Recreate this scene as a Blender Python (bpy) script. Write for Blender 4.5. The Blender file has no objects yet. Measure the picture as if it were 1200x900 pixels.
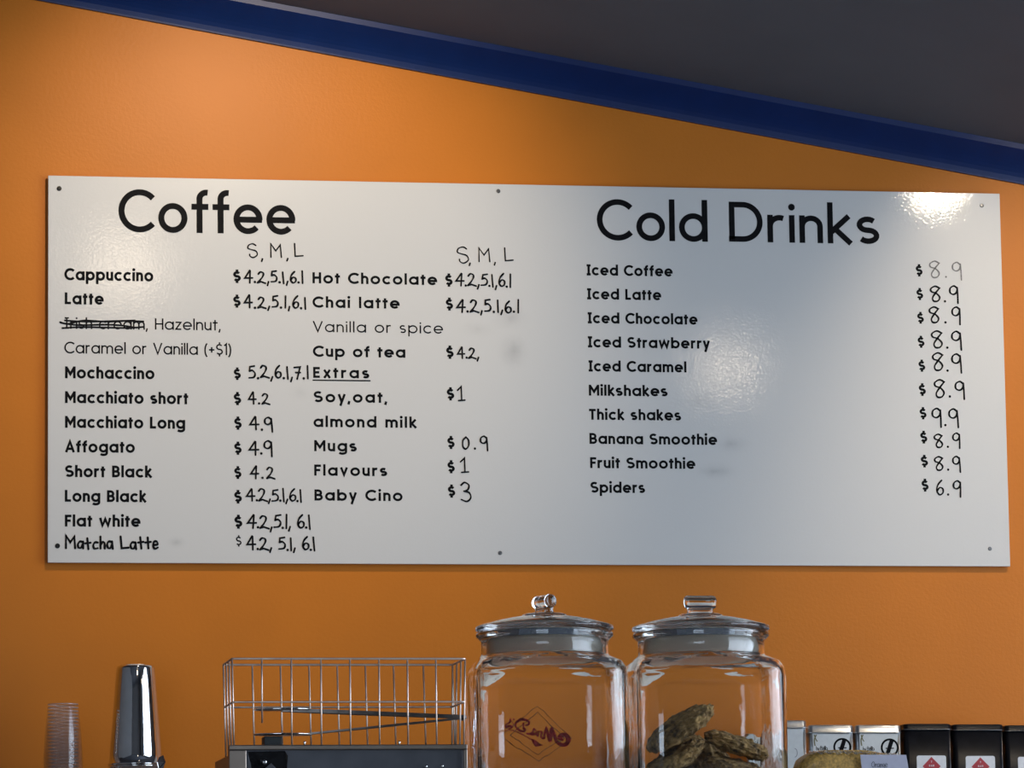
import bpy, bmesh, math, random
from mathutils import Vector, Matrix, noise
random.seed(7)
sc = bpy.context.scene
col = sc.collection
PI = math.pi
R = math.radians

# ------------------------------------------------------------------ camera (telephoto from a seat across the cafe)
FPX = 5200.0                                   # focal length in pixels of the 1200x900 frame
BZ = 2.15                                      # height of the menu board's centre
CAM = Vector((-1.38665, -7.56952, BZ - 1.08020))
RIGHT = Vector((0.98476582, -0.1733943, -0.01306491))
DOWN = Vector((0.0110078, 0.13714844, -0.99048934))
FWD = Vector((0.17353703, 0.97525624, 0.13696778))
cd = bpy.data.cameras.new('camera')
cd.sensor_width = 36.0
cd.lens = FPX / 1200 * 36.0
cd.clip_start = 0.05
cd.clip_end = 100
cam = bpy.data.objects.new('camera', cd)
col.objects.link(cam)
cam.matrix_world = Matrix((( RIGHT.x, -DOWN.x, -FWD.x, CAM.x),
                           ( RIGHT.y, -DOWN.y, -FWD.y, CAM.y),
                           ( RIGHT.z, -DOWN.z, -FWD.z, CAM.z),
                           (0, 0, 0, 1)))
sc.camera = cam

def at(px, py, y):
    """the point of the vertical plane at depth y that the photo's pixel shows"""
    v = FWD * FPX + RIGHT * (px - 600) + DOWN * (py - 450)
    return CAM + v * ((y - CAM.y) / v.y)

# ------------------------------------------------------------------ world, lights, exposure
w = bpy.data.worlds.new('world'); sc.world = w; w.use_nodes = True
wn = w.node_tree.nodes; wl = w.node_tree.links
bg = wn['Background']
bg.inputs['Color'].default_value = (0.70, 0.83, 1.0, 1)
bg.inputs['Strength'].default_value = 5.6
sc.view_settings.view_transform = 'Standard'
sc.view_settings.look = 'None'
sc.view_settings.exposure = 0.0
sc.view_settings.gamma = 1.0
sc.view_settings.use_curve_mapping = False

WARM = (1.0, 0.83, 0.62)
def spot(name, loc, target, power, size=75, blend=0.8, radius=0.04, color=WARM):
    l = bpy.data.lights.new(name, 'SPOT')
    l.energy = power; l.color = color; l.spot_size = R(size); l.spot_blend = blend
    l.shadow_soft_size = radius
    o = bpy.data.objects.new(name, l); col.objects.link(o)
    o.location = loc
    o.rotation_euler = (Vector(target) - Vector(loc)).to_track_quat('-Z', 'Y').to_euler()
    return o
def mirrored(px, py, dist, yb=-0.018):
    """where a lamp must hang, dist in front of the wall, to glint on the wall at that spot"""
    p = at(px, py, yb); v = p - CAM
    t = dist / v.y
    return Vector((p.x + v.x * t, p.y - dist, p.z + v.z * t))
LAMPS = [  # pixel of the glint, distance from the wall, aim offset, power, cone, lamp radius
    ('spot_lamp', (1098, 213), 1.10, (0.14, 0.0, -0.62), 82, 72, .036),
    ('spot_lamp', (242, 92), 1.10, (0.02, 0.0, -0.36), 44, 66, .04),
    ('ceiling_lamp', (852, 430), 3.2, (0.0, 0.0, -0.3), 2.6, 70, .05),
    ('ceiling_lamp', (146, 312), 3.2, (0.0, 0.0, -0.3), 3.2, 70, .08),
]
for nm, (px, py), d, off, pw, cone, rad in LAMPS:
    L = mirrored(px, py, d)
    p = at(px, py, -0.018)
    spot(nm, L, (L.x + off[0] - 0.05, 0.0, p.z + off[2]), pw, cone, radius=rad)

# ------------------------------------------------------------------ materials
def mat(name, color, rough=0.5, metal=0.0, noise=None, bump=None, coat=0.0, coat_rough=0.05, spec=0.5, trans=0.0, ior=1.45):
    """noise=(scale, amount): darker and lighter flecks; bump=(scale, strength, distance)"""
    m = bpy.data.materials.new(name); m.use_nodes = True
    nt = m.node_tree; b = nt.nodes['Principled BSDF']
    b.inputs['Base Color'].default_value = (*color, 1)
    b.inputs['Roughness'].default_value = rough
    b.inputs['Metallic'].default_value = metal
    b.inputs['Coat Weight'].default_value = coat
    b.inputs['Coat Roughness'].default_value = coat_rough
    b.inputs['Specular IOR Level'].default_value = spec
    b.inputs['Transmission Weight'].default_value = trans
    b.inputs['IOR'].default_value = ior
    tc = nt.nodes.new('ShaderNodeTexCoord')
    if noise:
        n = nt.nodes.new('ShaderNodeTexNoise'); n.inputs['Scale'].default_value = noise[0]; n.inputs['Detail'].default_value = 6
        nt.links.new(tc.outputs['Object'], n.inputs['Vector'])
        r = nt.nodes.new('ShaderNodeValToRGB')
        a = noise[1]
        r.color_ramp.elements[0].position = 0.3; r.color_ramp.elements[1].position = 0.7
        r.color_ramp.elements[0].color = (*[c * (1 - a) for c in color], 1)
        r.color_ramp.elements[1].color = (*[min(1, c * (1 + a)) for c in color], 1)
        nt.links.new(n.outputs['Fac'], r.inputs['Fac'])
        nt.links.new(r.outputs['Color'], b.inputs['Base Color'])
    if bump:
        n2 = nt.nodes.new('ShaderNodeTexNoise'); n2.inputs['Scale'].default_value = bump[0]; n2.inputs['Detail'].default_value = 3
        nt.links.new(tc.outputs['Object'], n2.inputs['Vector'])
        bp = nt.nodes.new('ShaderNodeBump'); bp.inputs['Strength'].default_value = bump[1]; bp.inputs['Distance'].default_value = bump[2]
        nt.links.new(n2.outputs['Fac'], bp.inputs['Height'])
        nt.links.new(bp.outputs['Normal'], b.inputs['Normal'])
        nt.links.new(bp.outputs['Normal'], b.inputs['Coat Normal'])
    return m

M = {}
M['orange'] = mat('orange_paint', (0.57, 0.174, 0.013), 0.42, noise=(6, 0.04), bump=(160, 0.25, 0.0012), spec=0.25)
M['blue'] = mat('blue_gloss_paint', (0.003, 0.018, 0.095), 0.4, noise=(20, 0.08), spec=0.4)
M['ceiling'] = mat('grey_ceiling_paint', (0.092, 0.10, 0.122), 0.8, noise=(8, 0.04))
M['plaster'] = mat('grey_plaster', (0.30, 0.30, 0.31), 0.8, noise=(5, 0.06))
M['floor'] = mat('dark_floor_tiles', (0.10, 0.09, 0.085), 0.5, noise=(9, 0.2))
M['frame'] = mat('dark_window_frame', (0.03, 0.03, 0.035), 0.4, noise=(30, 0.1))
M['ink'] = mat('black_vinyl', (0.006, 0.006, 0.007), 0.5, noise=(90, 0.3), spec=0.06)
M['pen'] = mat('black_marker', (0.007, 0.007, 0.008), 0.5, noise=(200, 0.3), spec=0.08)
M['pale_pen'] = mat('worn_marker', (0.16, 0.155, 0.15), 0.45, noise=(300, 0.5))
M['screw'] = mat('dark_screw', (0.02, 0.02, 0.02), 0.35, metal=0.6, noise=(300, 0.4))
M['pale_screw'] = mat('grey_screw', (0.18, 0.18, 0.18), 0.35, metal=0.8, noise=(300, 0.5))
M['glass'] = mat('jar_glass', (0.97, 0.985, 0.98), 0.0, trans=1.0, ior=1.48, bump=(14, 0.35, 0.004))
M['clear_glass'] = mat('lid_glass', (0.95, 0.97, 0.96), 0.0, trans=1.0, ior=1.48, bump=(30, 0.2, 0.002))
M['chrome'] = mat('polished_steel', (0.74, 0.73, 0.72), 0.07, metal=1.0, noise=(40, 0.06), bump=(18, 0.25, 0.002))
M['steel'] = mat('brushed_steel', (0.31, 0.255, 0.21), 0.34, metal=1.0, noise=(14, 0.18), bump=(90, 0.12, 0.0008))
M['panel'] = mat('blue_grey_steel_panel', (0.10, 0.103, 0.115), 0.38, metal=0.6, noise=(30, 0.15))
M['wire'] = mat('copper_wire', (1.0, 0.76, 0.65), 0.46, metal=1.0, noise=(60, 0.15))
M['tong'] = mat('dark_tong_steel', (0.16, 0.145, 0.135), 0.30, metal=1.0, noise=(60, 0.2))
M['blackplate'] = mat('black_shiny_plate', (0.03, 0.03, 0.032), 0.14, metal=0.7, noise=(40, 0.4), bump=(45, 0.4, 0.003))
M['tinwhite'] = mat('white_tin_paint', (0.62, 0.63, 0.62), 0.45, noise=(120, 0.05), coat=0.2)
M['tinmetal'] = mat('bare_tin', (0.66, 0.68, 0.70), 0.30, metal=1.0, noise=(60, 0.12))
M['tinblack'] = mat('black_tin', (0.006, 0.0065, 0.009), 0.36, noise=(80, 0.3), spec=0.14)
M['tinblackedge'] = mat('worn_rim_and_glint', (0.16, 0.16, 0.17), 0.3, metal=0.9, noise=(80, 0.2))  # worn lid rim, and the painted highlight on the black tins' corners
M['tinglint'] = mat('bright_tin_glint', (0.85, 0.86, 0.87), 0.35, metal=0.8, noise=(60, 0.05))  # pale colour of the painted highlight on the silver tins' corners
M['label'] = mat('white_label', (0.66, 0.67, 0.69), 0.55, noise=(150, 0.05))
M['red'] = mat('red_print', (0.36, 0.022, 0.03), 0.5, noise=(150, 0.1))
M['logo'] = mat('dark_red_print', (0.75, 0.03, 0.02), 0.5, noise=(200, 0.15))
M['logoline'] = mat('brown_print', (0.10, 0.045, 0.025), 0.5, noise=(200, 0.15))
M['olive'] = mat('olive_print', (0.16, 0.14, 0.06), 0.5, noise=(200, 0.15))
M['card'] = mat('lavender_card', (0.50, 0.49, 0.58), 0.6, noise=(90, 0.05))
M['pencil'] = mat('grey_pencil', (0.14, 0.14, 0.17), 0.6, noise=(300, 0.3))
M['bag'] = mat('golden_brown_crumb', (0.50, 0.29, 0.07), 0.55, noise=(260, 0.45), bump=(220, 0.6, 0.002), coat=0.3, coat_rough=0.1)
M['counter'] = mat('pale_laminate', (0.42, 0.40, 0.38), 0.4, noise=(40, 0.06))
M['cabinet'] = mat('dark_timber', (0.10, 0.06, 0.035), 0.5, noise=(12, 0.2))
M['seal'] = mat('frosted_seal', (0.86, 0.79, 0.69), 0.30, noise=(40, 0.05), trans=0.75, ior=1.3)
M['film'] = mat('clear_film', (0.9, 0.9, 0.88), 0.08, trans=0.9, ior=1.3, bump=(70, 0.6, 0.004))

def cookie_material():
    m = bpy.data.materials.new('oat_cookie'); m.use_nodes = True
    nt = m.node_tree; b = nt.nodes['Principled BSDF']
    tc = nt.nodes.new('ShaderNodeTexCoord')
    n = nt.nodes.new('ShaderNodeTexNoise'); n.inputs['Scale'].default_value = 55; n.inputs['Detail'].default_value = 8; n.inputs['Roughness'].default_value = 0.7
    r = nt.nodes.new('ShaderNodeValToRGB'); e = r.color_ramp.elements
    e[0].position = 0.34; e[0].color = (0.035, 0.017, 0.006, 1)
    e[1].position = 0.68; e[1].color = (0.72, 0.45, 0.17, 1)
    k = e.new(0.5); k.color = (0.36, 0.205, 0.068, 1)
    nt.links.new(tc.outputs['Object'], n.inputs['Vector']); nt.links.new(n.outputs['Fac'], r.inputs['Fac'])
    nt.links.new(r.outputs['Color'], b.inputs['Base Color'])
    b.inputs['Roughness'].default_value = 0.75
    v = nt.nodes.new('ShaderNodeTexVoronoi'); v.inputs['Scale'].default_value = 130
    nt.links.new(tc.outputs['Object'], v.inputs['Vector'])
    bp = nt.nodes.new('ShaderNodeBump'); bp.inputs['Strength'].default_value = 0.9; bp.inputs['Distance'].default_value = 0.004
    nt.links.new(v.outputs['Distance'], bp.inputs['Height']); nt.links.new(bp.outputs['Normal'], b.inputs['Normal'])
    return m
M['cookie'] = cookie_material()

def thin_plastic(milky=0.004, shine=0.012, name='thin_clear_plastic'):
    """a thin clear sheet: mostly see-through, shinier at a slant, faintly milky"""
    m = bpy.data.materials.new(name); m.use_nodes = True
    nt = m.node_tree; nt.nodes.clear(); N = nt.nodes.new; Lk = nt.links.new
    out = N('ShaderNodeOutputMaterial')
    tr = N('ShaderNodeBsdfTransparent'); tr.inputs['Color'].default_value = (0.985, 0.985, 0.985, 1)
    gl = N('ShaderNodeBsdfGlossy'); gl.inputs['Roughness'].default_value = 0.07
    df = N('ShaderNodeBsdfDiffuse'); df.inputs['Color'].default_value = (0.75, 0.75, 0.75, 1)
    lw = N('ShaderNodeLayerWeight'); lw.inputs['Blend'].default_value = 0.5
    p = N('ShaderNodeMath'); p.operation = 'POWER'; p.inputs[1].default_value = 4.0; Lk(lw.outputs['Facing'], p.inputs[0])
    a = N('ShaderNodeMath'); a.operation = 'MULTIPLY_ADD'; a.inputs[1].default_value = 0.22; a.inputs[2].default_value = shine; Lk(p.outputs[0], a.inputs[0])
    tc = N('ShaderNodeTexCoord'); nz = N('ShaderNodeTexNoise'); nz.inputs['Scale'].default_value = 60
    bp = N('ShaderNodeBump'); bp.inputs['Strength'].default_value = 0.15; bp.inputs['Distance'].default_value = 0.002
    Lk(tc.outputs['Object'], nz.inputs['Vector']); Lk(nz.outputs['Fac'], bp.inputs['Height']); Lk(bp.outputs['Normal'], gl.inputs['Normal'])
    m0 = N('ShaderNodeMixShader'); m0.inputs['Fac'].default_value = milky; Lk(tr.outputs['BSDF'], m0.inputs[1]); Lk(df.outputs['BSDF'], m0.inputs[2])
    mx = N('ShaderNodeMixShader'); Lk(a.outputs[0], mx.inputs['Fac']); Lk(m0.outputs['Shader'], mx.inputs[1]); Lk(gl.outputs['BSDF'], mx.inputs[2])
    Lk(mx.outputs['Shader'], out.inputs['Surface'])
    return m
M['plastic'] = thin_plastic()
M['plasticrim'] = thin_plastic(0.30, 0.16, 'thick_clear_plastic')

def board_material():
    """white panel under a clear gloss coat with orange peel; faint smudges where prices were wiped off"""
    m = bpy.data.materials.new('white_gloss_panel'); m.use_nodes = True
    nt = m.node_tree; b = nt.nodes['Principled BSDF']; N = nt.nodes.new; Lk = nt.links.new
    tc = N('ShaderNodeTexCoord')
    base = N('ShaderNodeRGB'); base.outputs[0].default_value = (0.66, 0.65, 0.63, 1)
    cur = base.outputs[0]
    for (px, py, sx, sz, amt) in ((597, 372, 0.045, 0.028, 0.10), (602, 412, 0.035, 0.04, 0.13), (560, 385, 0.04, 0.02, 0.05), (858, 520, 0.045, 0.022, 0.09),
                                  (840, 552, 0.05, 0.02, 0.10), (207, 635, 0.022, 0.014, 0.10), (822, 470, 0.05, 0.03, 0.05), (352, 460, 0.03, 0.02, 0.04)):
        p = at(px, py, -0.018) - Vector((0, 0, BZ))
        mp = N('ShaderNodeMapping'); mp.inputs['Location'].default_value = (-p.x / sx, 0, -p.z / sz); mp.inputs['Scale'].default_value = (1 / sx, 0.0, 1 / sz)
        Lk(tc.outputs['Object'], mp.inputs['Vector'])
        g = N('ShaderNodeTexGradient'); g.gradient_type = 'QUADRATIC_SPHERE'; Lk(mp.outputs['Vector'], g.inputs['Vector'])
        nz = N('ShaderNodeTexNoise'); nz.inputs['Scale'].default_value = 55; nz.inputs['Detail'].default_value = 4
        Lk(tc.outputs['Object'], nz.inputs['Vector'])
        ml = N('ShaderNodeMath'); ml.operation = 'MULTIPLY'; Lk(g.outputs['Fac'], ml.inputs[0]); Lk(nz.outputs['Fac'], ml.inputs[1])
        m2 = N('ShaderNodeMath'); m2.operation = 'MULTIPLY'; m2.inputs[1].default_value = amt * 6.5; m2.use_clamp = True; Lk(ml.outputs[0], m2.inputs[0])
        mx = N('ShaderNodeMix'); mx.data_type = 'RGBA'; mx.inputs['B'].default_value = (0.30, 0.30, 0.30, 1)
        Lk(m2.outputs[0], mx.inputs['Factor']); Lk(cur, mx.inputs['A']); cur = mx.outputs['Result']
    Lk(cur, b.inputs['Base Color'])
    b.inputs['Roughness'].default_value = 0.30
    b.inputs['Specular IOR Level'].default_value = 0.3
    b.inputs['Coat Weight'].default_value = 1.0
    b.inputs['Coat Roughness'].default_value = 0.065
    b.inputs['Coat IOR'].default_value = 1.5
    n2 = N('ShaderNodeTexNoise'); n2.inputs['Scale'].default_value = 260; n2.inputs['Detail'].default_value = 2
    Lk(tc.outputs['Object'], n2.inputs['Vector'])
    bp = N('ShaderNodeBump'); bp.inputs['Strength'].default_value = 0.17; bp.inputs['Distance'].default_value = 0.0006
    Lk(n2.outputs['Fac'], bp.inputs['Height']); Lk(bp.outputs['Normal'], b.inputs['Coat Normal']); Lk(bp.outputs['Normal'], b.inputs['Normal'])
    return m
M['board'] = board_material()

# ------------------------------------------------------------------ mesh helpers
def obj(name, bm, m, parent=None, smooth=False, loc=None):
    me = bpy.data.meshes.new(name)
    bm.normal_update(); bm.to_mesh(me); bm.free()
    me.materials.append(m)
    if smooth:
        for p in me.polygons: p.use_smooth = True
    o = bpy.data.objects.new(name, me); col.objects.link(o)
    if parent: o.parent = parent
    if loc is not None: o.location = loc
    return o
def tag(o, label=None, cat=None, group=None, kind=None):
    if label: o['label'] = label
    if cat: o['category'] = cat
    if group: o['group'] = group
    if kind: o['kind'] = kind
    return o
def thing(name, label, cat, loc=(0, 0, 0), rz=0.0, group=None):
    o = bpy.data.objects.new(name, None); col.objects.link(o)
    o.empty_display_size = 0.05
    o.location = loc; o.rotation_euler = (0, 0, rz)
    return tag(o, label, cat, group)
def add_box(bm, x0, x1, y0, y1, z0, z1, bev=0.0, seg=2):
    t = bmesh.new()
    bmesh.ops.create_cube(t, size=1.0)
    for v in t.verts:
        v.co = Vector(((x0 + x1) / 2 + v.co.x * (x1 - x0), (y0 + y1) / 2 + v.co.y * (y1 - y0), (z0 + z1) / 2 + v.co.z * (z1 - z0)))
    if bev: bmesh.ops.bevel(t, geom=t.edges[:], offset=bev, segments=seg, affect='EDGES', profile=0.5)
    merge(bm, t)
def merge(bm, t, mx=None):
    me = bpy.data.meshes.new('tmp'); t.to_mesh(me); t.free()
    if mx is not None: me.transform(mx)
    bm.from_mesh(me); bpy.data.meshes.remove(me)
def add_lathe(bm, prof, seg=48, c=(0, 0, 0), caps=True):
    """prof: (r, z) pairs from one end to the other around the z axis"""
    rings = []
    for r, z in prof:
        if r < 1e-6: rings.append([bm.verts.new((c[0], c[1], c[2] + z))])
        else: rings.append([bm.verts.new((c[0] + r * math.cos(2 * PI * k / seg), c[1] + r * math.sin(2 * PI * k / seg), c[2] + z)) for k in range(seg)])
    for a, b in zip(rings, rings[1:]):
        for k in range(seg):
            k2 = (k + 1) % seg
            if len(a) == 1 and len(b) == 1: continue
            if len(a) == 1: bm.faces.new((a[0], b[k2], b[k]))
            elif len(b) == 1: bm.faces.new((a[k], a[k2], b[0]))
            else: bm.faces.new((a[k], a[k2], b[k2], b[k]))
def add_tube(bm, pts, r, seg=8, closed=False):
    pts = [Vector(p) for p in pts]
    n = len(pts); rings = []
    ref = None
    for i, p in enumerate(pts):
        if closed: t = (pts[(i + 1) % n] - pts[i - 1])
        else: t = (pts[min(i + 1, n - 1)] - pts[max(i - 1, 0)])
        t.normalize()
        if ref is None:
            ref = t.orthogonal().normalized()
        ref = (ref - t * ref.dot(t)).normalized()
        s = t.cross(ref)
        rr = r[i] if isinstance(r, (list, tuple)) else r
        rings.append([bm.verts.new(p + (ref * math.cos(2 * PI * k / seg) + s * math.sin(2 * PI * k / seg)) * rr) for k in range(seg)])
    m = n if closed else n - 1
    for i in range(m):
        a, b = rings[i], rings[(i + 1) % n]
        off = 0
        if closed and i == n - 1:   # best matching twist
            off = min(range(seg), key=lambda o: (a[0].co - b[o].co).length)
        for k in range(seg):
            bm.faces.new((a[k], a[(k + 1) % seg], b[(k + 1 + off) % seg], b[(k + off) % seg]))
    if not closed:
        bm.faces.new(rings[0][::-1]); bm.faces.new(rings[-1])
def rrect(a, b, r, z, k=8):
    """rounded rectangle ring, half sizes a, b, corner radius r"""
    r = min(r, a - 1e-4, b - 1e-4)
    out = []
    for (sx, sy, a0) in ((1, 1, 0), (-1, 1, 90), (-1, -1, 180), (1, -1, 270)):
        for j in range(k + 1):
            t = R(a0 + 90 * j / k)
            out.append(Vector((sx * (a - r) + r * math.cos(t), sy * (b - r) + r * math.sin(t), z)))
    return out
def add_loft(bm, sections, cap0=True, cap1=True):
    rings = [[bm.verts.new(p) for p in s] for s in sections]
    n = len(rings[0])
    for a, b in zip(rings, rings[1:]):
        for k in range(n):
            bm.faces.new((a[k], a[(k + 1) % n], b[(k + 1) % n], b[k]))
    if cap0: bm.faces.new(rings[0][::-1])
    if cap1: bm.faces.new(rings[-1])
def smooth_path(pts, n=8, closed=False):
    P = [Vector((*p, 0)) if len(p) == 2 else Vector(p) for p in pts]
    out = []
    m = len(P)
    for i in range(m if closed else m - 1):
        if closed: p0, p1, p2, p3 = P[i - 1], P[i], P[(i + 1) % m], P[(i + 2) % m]
        else: p0, p1, p2, p3 = P[max(i - 1, 0)], P[i], P[i + 1], P[min(i + 2, m - 1)]
        for j in range(n):
            t = j / n
            out.append(0.5 * ((2 * p1) + (p2 - p0) * t + (2 * p0 - 5 * p1 + 4 * p2 - p3) * t * t + (3 * p1 - p0 - 3 * p2 + p3) * t ** 3))
    if not closed: out.append(P[-1])
    return out

# ------------------------------------------------------------------ lettering: strokes of even width laid flat on a surface
LAY = [0]
def add_strip(bm, pts, wd, put0, cap='butt'):
    """pts in 2D; put(x, z) gives the 3D point; wd: width or list of widths"""
    LAY[0] = (LAY[0] + 1) % 6; lay = Vector((0, -LAY[0] * 8e-6, 0))   # strokes that cross lie one over the other
    put = lambda x, z: put0(x, z) + lay
    P = [Vector((p[0], p[1])) for p in pts]
    Q = [P[0]]
    for p in P[1:]:
        if (p - Q[-1]).length > 1e-6: Q.append(p)
    closed = (Q[0] - Q[-1]).length < 1e-5 and len(Q) > 3
    if closed: Q = Q[:-1]
    n = len(Q)
    if n < 2: return
    Ls, Rs = [], []
    for i in range(n):
        h = (wd[min(i, len(wd) - 1)] if isinstance(wd, list) else wd) / 2
        if closed: a, b = Q[i] - Q[i - 1], Q[(i + 1) % n] - Q[i]
        else:
            a = Q[i] - Q[i - 1] if i else Q[1] - Q[0]
            b = Q[i + 1] - Q[i] if i < n - 1 else Q[i] - Q[i - 1]
        a = a.normalized(); b = b.normalized()
        na, nb = Vector((-a.y, a.x)), Vector((-b.y, b.x))
        mvec = na + nb
        if mvec.length < 0.35: mvec = na
        mvec.normalize()
        k = h / max(0.42, mvec.dot(na))
        Ls.append(bm.verts.new(put(*(Q[i] + mvec * k)))); Rs.append(bm.verts.new(put(*(Q[i] - mvec * k))))
    for i in range(n if closed else n - 1):
        j = (i + 1) % n
        bm.faces.new((Rs[i], Rs[j], Ls[j], Ls[i]))
    if cap == 'round' and not closed:
        for e in (0, n - 1):
            add_disc(bm, Q[e].x, Q[e].y, (wd[min(e, len(wd) - 1)] if isinstance(wd, list) else wd) / 2, put)
def add_disc(bm, x, z, r, put, n=12):
    bm.faces.new([bm.verts.new(put(x + r * math.cos(2 * PI * k / n), z + r * math.sin(2 * PI * k / n))) for k in range(n)])
def arc(cx, cy, rx, ry, a0, a1, n=22):
    return [(cx + rx * math.cos(R(a0 + (a1 - a0) * i / n)), cy + ry * math.sin(R(a0 + (a1 - a0) * i / n))) for i in range(n + 1)]

def glyph(ch, X, w):
    """printed geometric letter: (strokes, dots, width); cap height 1, x-height X, stroke w"""
    h = w / 2; r = X / 2 - h + 0.008; c = X / 2; rx = r * 1.02
    cx = rx + h
    nW = X * 0.80                                   # width of n, h, u
    ra = (nW - w) / 2
    A = 1.03                                        # ascender
    S, D = [], []
    def arch(x0):
        S.append([(x0 + h, X - h - ra)] + arc(x0 + h + ra, X - h - ra, ra, ra, 180, 0, 14) + [(x0 + h + 2 * ra, 0)])
    if ch == 'o': S.append(arc(cx, c, rx, r, 0, 360, 36)); W = 2 * cx
    elif ch == 'c': S.append(arc(cx, c, rx, r, 44, 316)); W = 1.76 * cx
    elif ch == 'e': S.append([(cx - rx, c - 0.01), (cx + rx + h * 0.9, c - 0.01)]); S.append(arc(cx, c, rx, r, -4, 318, 30)); W = 2 * cx
    elif ch == 'a': S.append(arc(cx, c, rx, r, 0, 360, 36)); S.append([(cx + rx, X), (cx + rx, 0)]); W = 2 * cx
    elif ch == 'd': S.append(arc(cx, c, rx, r, 0, 360, 36)); S.append([(cx + rx, A), (cx + rx, 0)]); W = 2 * cx
    elif ch == 'b': S.append(arc(cx, c, rx, r, 0, 360, 36)); S.append([(h, A), (h, 0)]); W = 2 * cx
    elif ch == 'p': S.append(arc(cx, c, rx, r, 0, 360, 36)); S.append([(h, X), (h, -0.30)]); W = 2 * cx
    elif ch == 'g': S.append(arc(cx, c, rx, r, 0, 360, 36)); S.append([(cx + rx, X), (cx + rx, -0.02)] + arc(cx, -0.03, rx, 0.27 - h, 0, -148, 14)); W = 2 * cx
    elif ch == 'f':
        q = 0.20; S.append([(q, 0), (q, A - h - 0.15)] + arc(q + 0.17, A - h - 0.15, 0.17, 0.15, 180, 78, 10)); S.append([(0.0, X - h), (0.42, X - h)]); W = 0.42
    elif ch == 't':
        q = 0.19; S.append([(q, 0), (q, 0.92)]); S.append([(0.0, X - h), (0.40, X - h)]); W = 0.40
    elif ch == 'h': S.append([(h, A), (h, 0)]); arch(0); W = nW
    elif ch == 'n': S.append([(h, X), (h, 0)]); arch(0); W = nW
    elif ch == 'm':
        S.append([(h, X), (h, 0)]); arch(0); arch(nW - w); W = 2 * nW - w
    elif ch == 'r': S.append([(h, X), (h, 0)]); q = 0.215; S.append([(h, X - h - q)] + arc(h + q, X - h - q, q, q, 180, 66, 12)); W = h + q * 1.41 + .03
    elif ch == 'u': S.append([(h, X), (h, h + ra)] + arc(h + ra, h + ra, ra, ra, 180, 360, 14) + [(nW - h, X)]); S.append([(nW - h, X), (nW - h, 0)]); W = nW
    elif ch == 'i': S.append([(h, X), (h, 0)]); D.append((h, X + 0.20, w * 0.62)); W = w
    elif ch == 'l': S.append([(h, A), (h, 0)]); W = w
    elif ch == 'k': S.append([(h, A), (h, 0)]); S.append([(h, X * 0.38), (0.50, X)]); S.append([(0.20, X * 0.50), (0.54, 0)]); W = 0.58
    elif ch == 's':
        q = (X - w) / 4; x2 = 0.185
        S.append(arc(x2 + h, X - h - q, x2, q, 40, 270, 14) + arc(x2 + h + 0.01, h + q, x2 + 0.01, q, 90, -145, 14)[1:]); W = 2 * x2 + w + 0.02
    elif ch == 'v': S.append([(h * .9, X), (0.32, h * .9), (0.64 - h * .9, X)]); W = 0.64
    elif ch == 'w': S.append([(h * .9, X), (0.27, h), (0.50, X - h), (0.73, h), (1.0 - h * .9, X)]); W = 1.0
    elif ch == 'x': S.append([(h, X), (0.56, 0)]); S.append([(0.56, X), (h, 0)]); W = 0.60
    elif ch == 'y': S.append([(h * .8, X), (0.31, 0.02)]); S.append([(0.62 - h * .8, X), (0.20, -0.30)]); W = 0.62
    elif ch == 'z': S.append([(0.02, X - h), (0.46, X - h), (0.06, h), (0.50, h)]); W = 0.52
    elif ch == 'C': S.append(arc(0.5, 0.5, 0.51 - h + .01, 0.5 - h + .01, 43, 317, 30)); W = 0.86
    elif ch == 'L': S.append([(h, 1), (h, h), (0.52, h)]); W = 0.54
    elif ch == 'I': S.append([(0.19, 1), (0.19, 0)]); S.append([(0.0, 1 - h * .8), (0.38, 1 - h * .8)]); S.append([(0.0, h * .8), (0.38, h * .8)]); W = 0.38
    elif ch == 'H': S.append([(h, 1), (h, 0)]); S.append([(0.70 - h, 1), (0.70 - h, 0)]); S.append([(h, .51), (0.70 - h, .51)]); W = 0.70
    elif ch == 'V': S.append([(h * .8, 1), (0.40, h * .8), (0.80 - h * .8, 1)]); W = 0.80
    elif ch == 'A': S.append([(h * .8, 0), (0.41, 1 - h * .8), (0.82 - h * .8, 0)]); S.append([(0.2, .30), (0.62, .30)]); W = 0.82
    elif ch == 'M': S.append([(h, 0), (h, 1)]); S.append([(h, .93), (0.45, 0.36), (0.90 - h, .93)]); S.append([(0.90 - h, 1), (0.90 - h, 0)]); W = 0.90
    elif ch == 'S':
        q = (1 - w) / 4; x2 = 0.26
        S.append(arc(x2 + h - .01, 1 - h - q, x2 - .01, q, 38, 270, 18) + arc(x2 + h, h + q, x2, q, 90, -148, 18)[1:]); W = 2 * x2 + w
    elif ch == '$':
        q = (0.94 - w) / 4; x2 = 0.24
        S.append(arc(x2 + h - .01, .97 - h - q, x2 - .01, q, 30, 270, 16) + arc(x2 + h, .03 + h + q, x2, q, 90, -150, 16)[1:])
        S.append([(x2 + h, 1.12), (x2 + h, .90)]); S.append([(x2 + h, .10), (x2 + h, -.12)]); W = 2 * x2 + w
    elif ch == 'F': S.append([(h, 0), (h, 1 - h), (0.54, 1 - h)]); S.append([(h, .5), (0.48, .5)]); W = 0.54
    elif ch == 'E': S.append([(0.54, 1 - h), (h, 1 - h), (h, h), (0.54, h)]); S.append([(h, .51), (0.49, .51)]); W = 0.56
    elif ch == 'T': S.append([(0.30, 1), (0.30, 0)]); S.append([(0.0, 1 - h), (0.60, 1 - h)]); W = 0.60
    elif ch == 'B':
        q1 = (1 - w) / 4
        S.append([(h, 0), (h, 1)])
        S.append([(h, 1 - h), (0.30, 1 - h)] + arc(0.30, 1 - h - q1, .22, q1, 90, -90, 14) + [(h, .5)])
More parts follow.
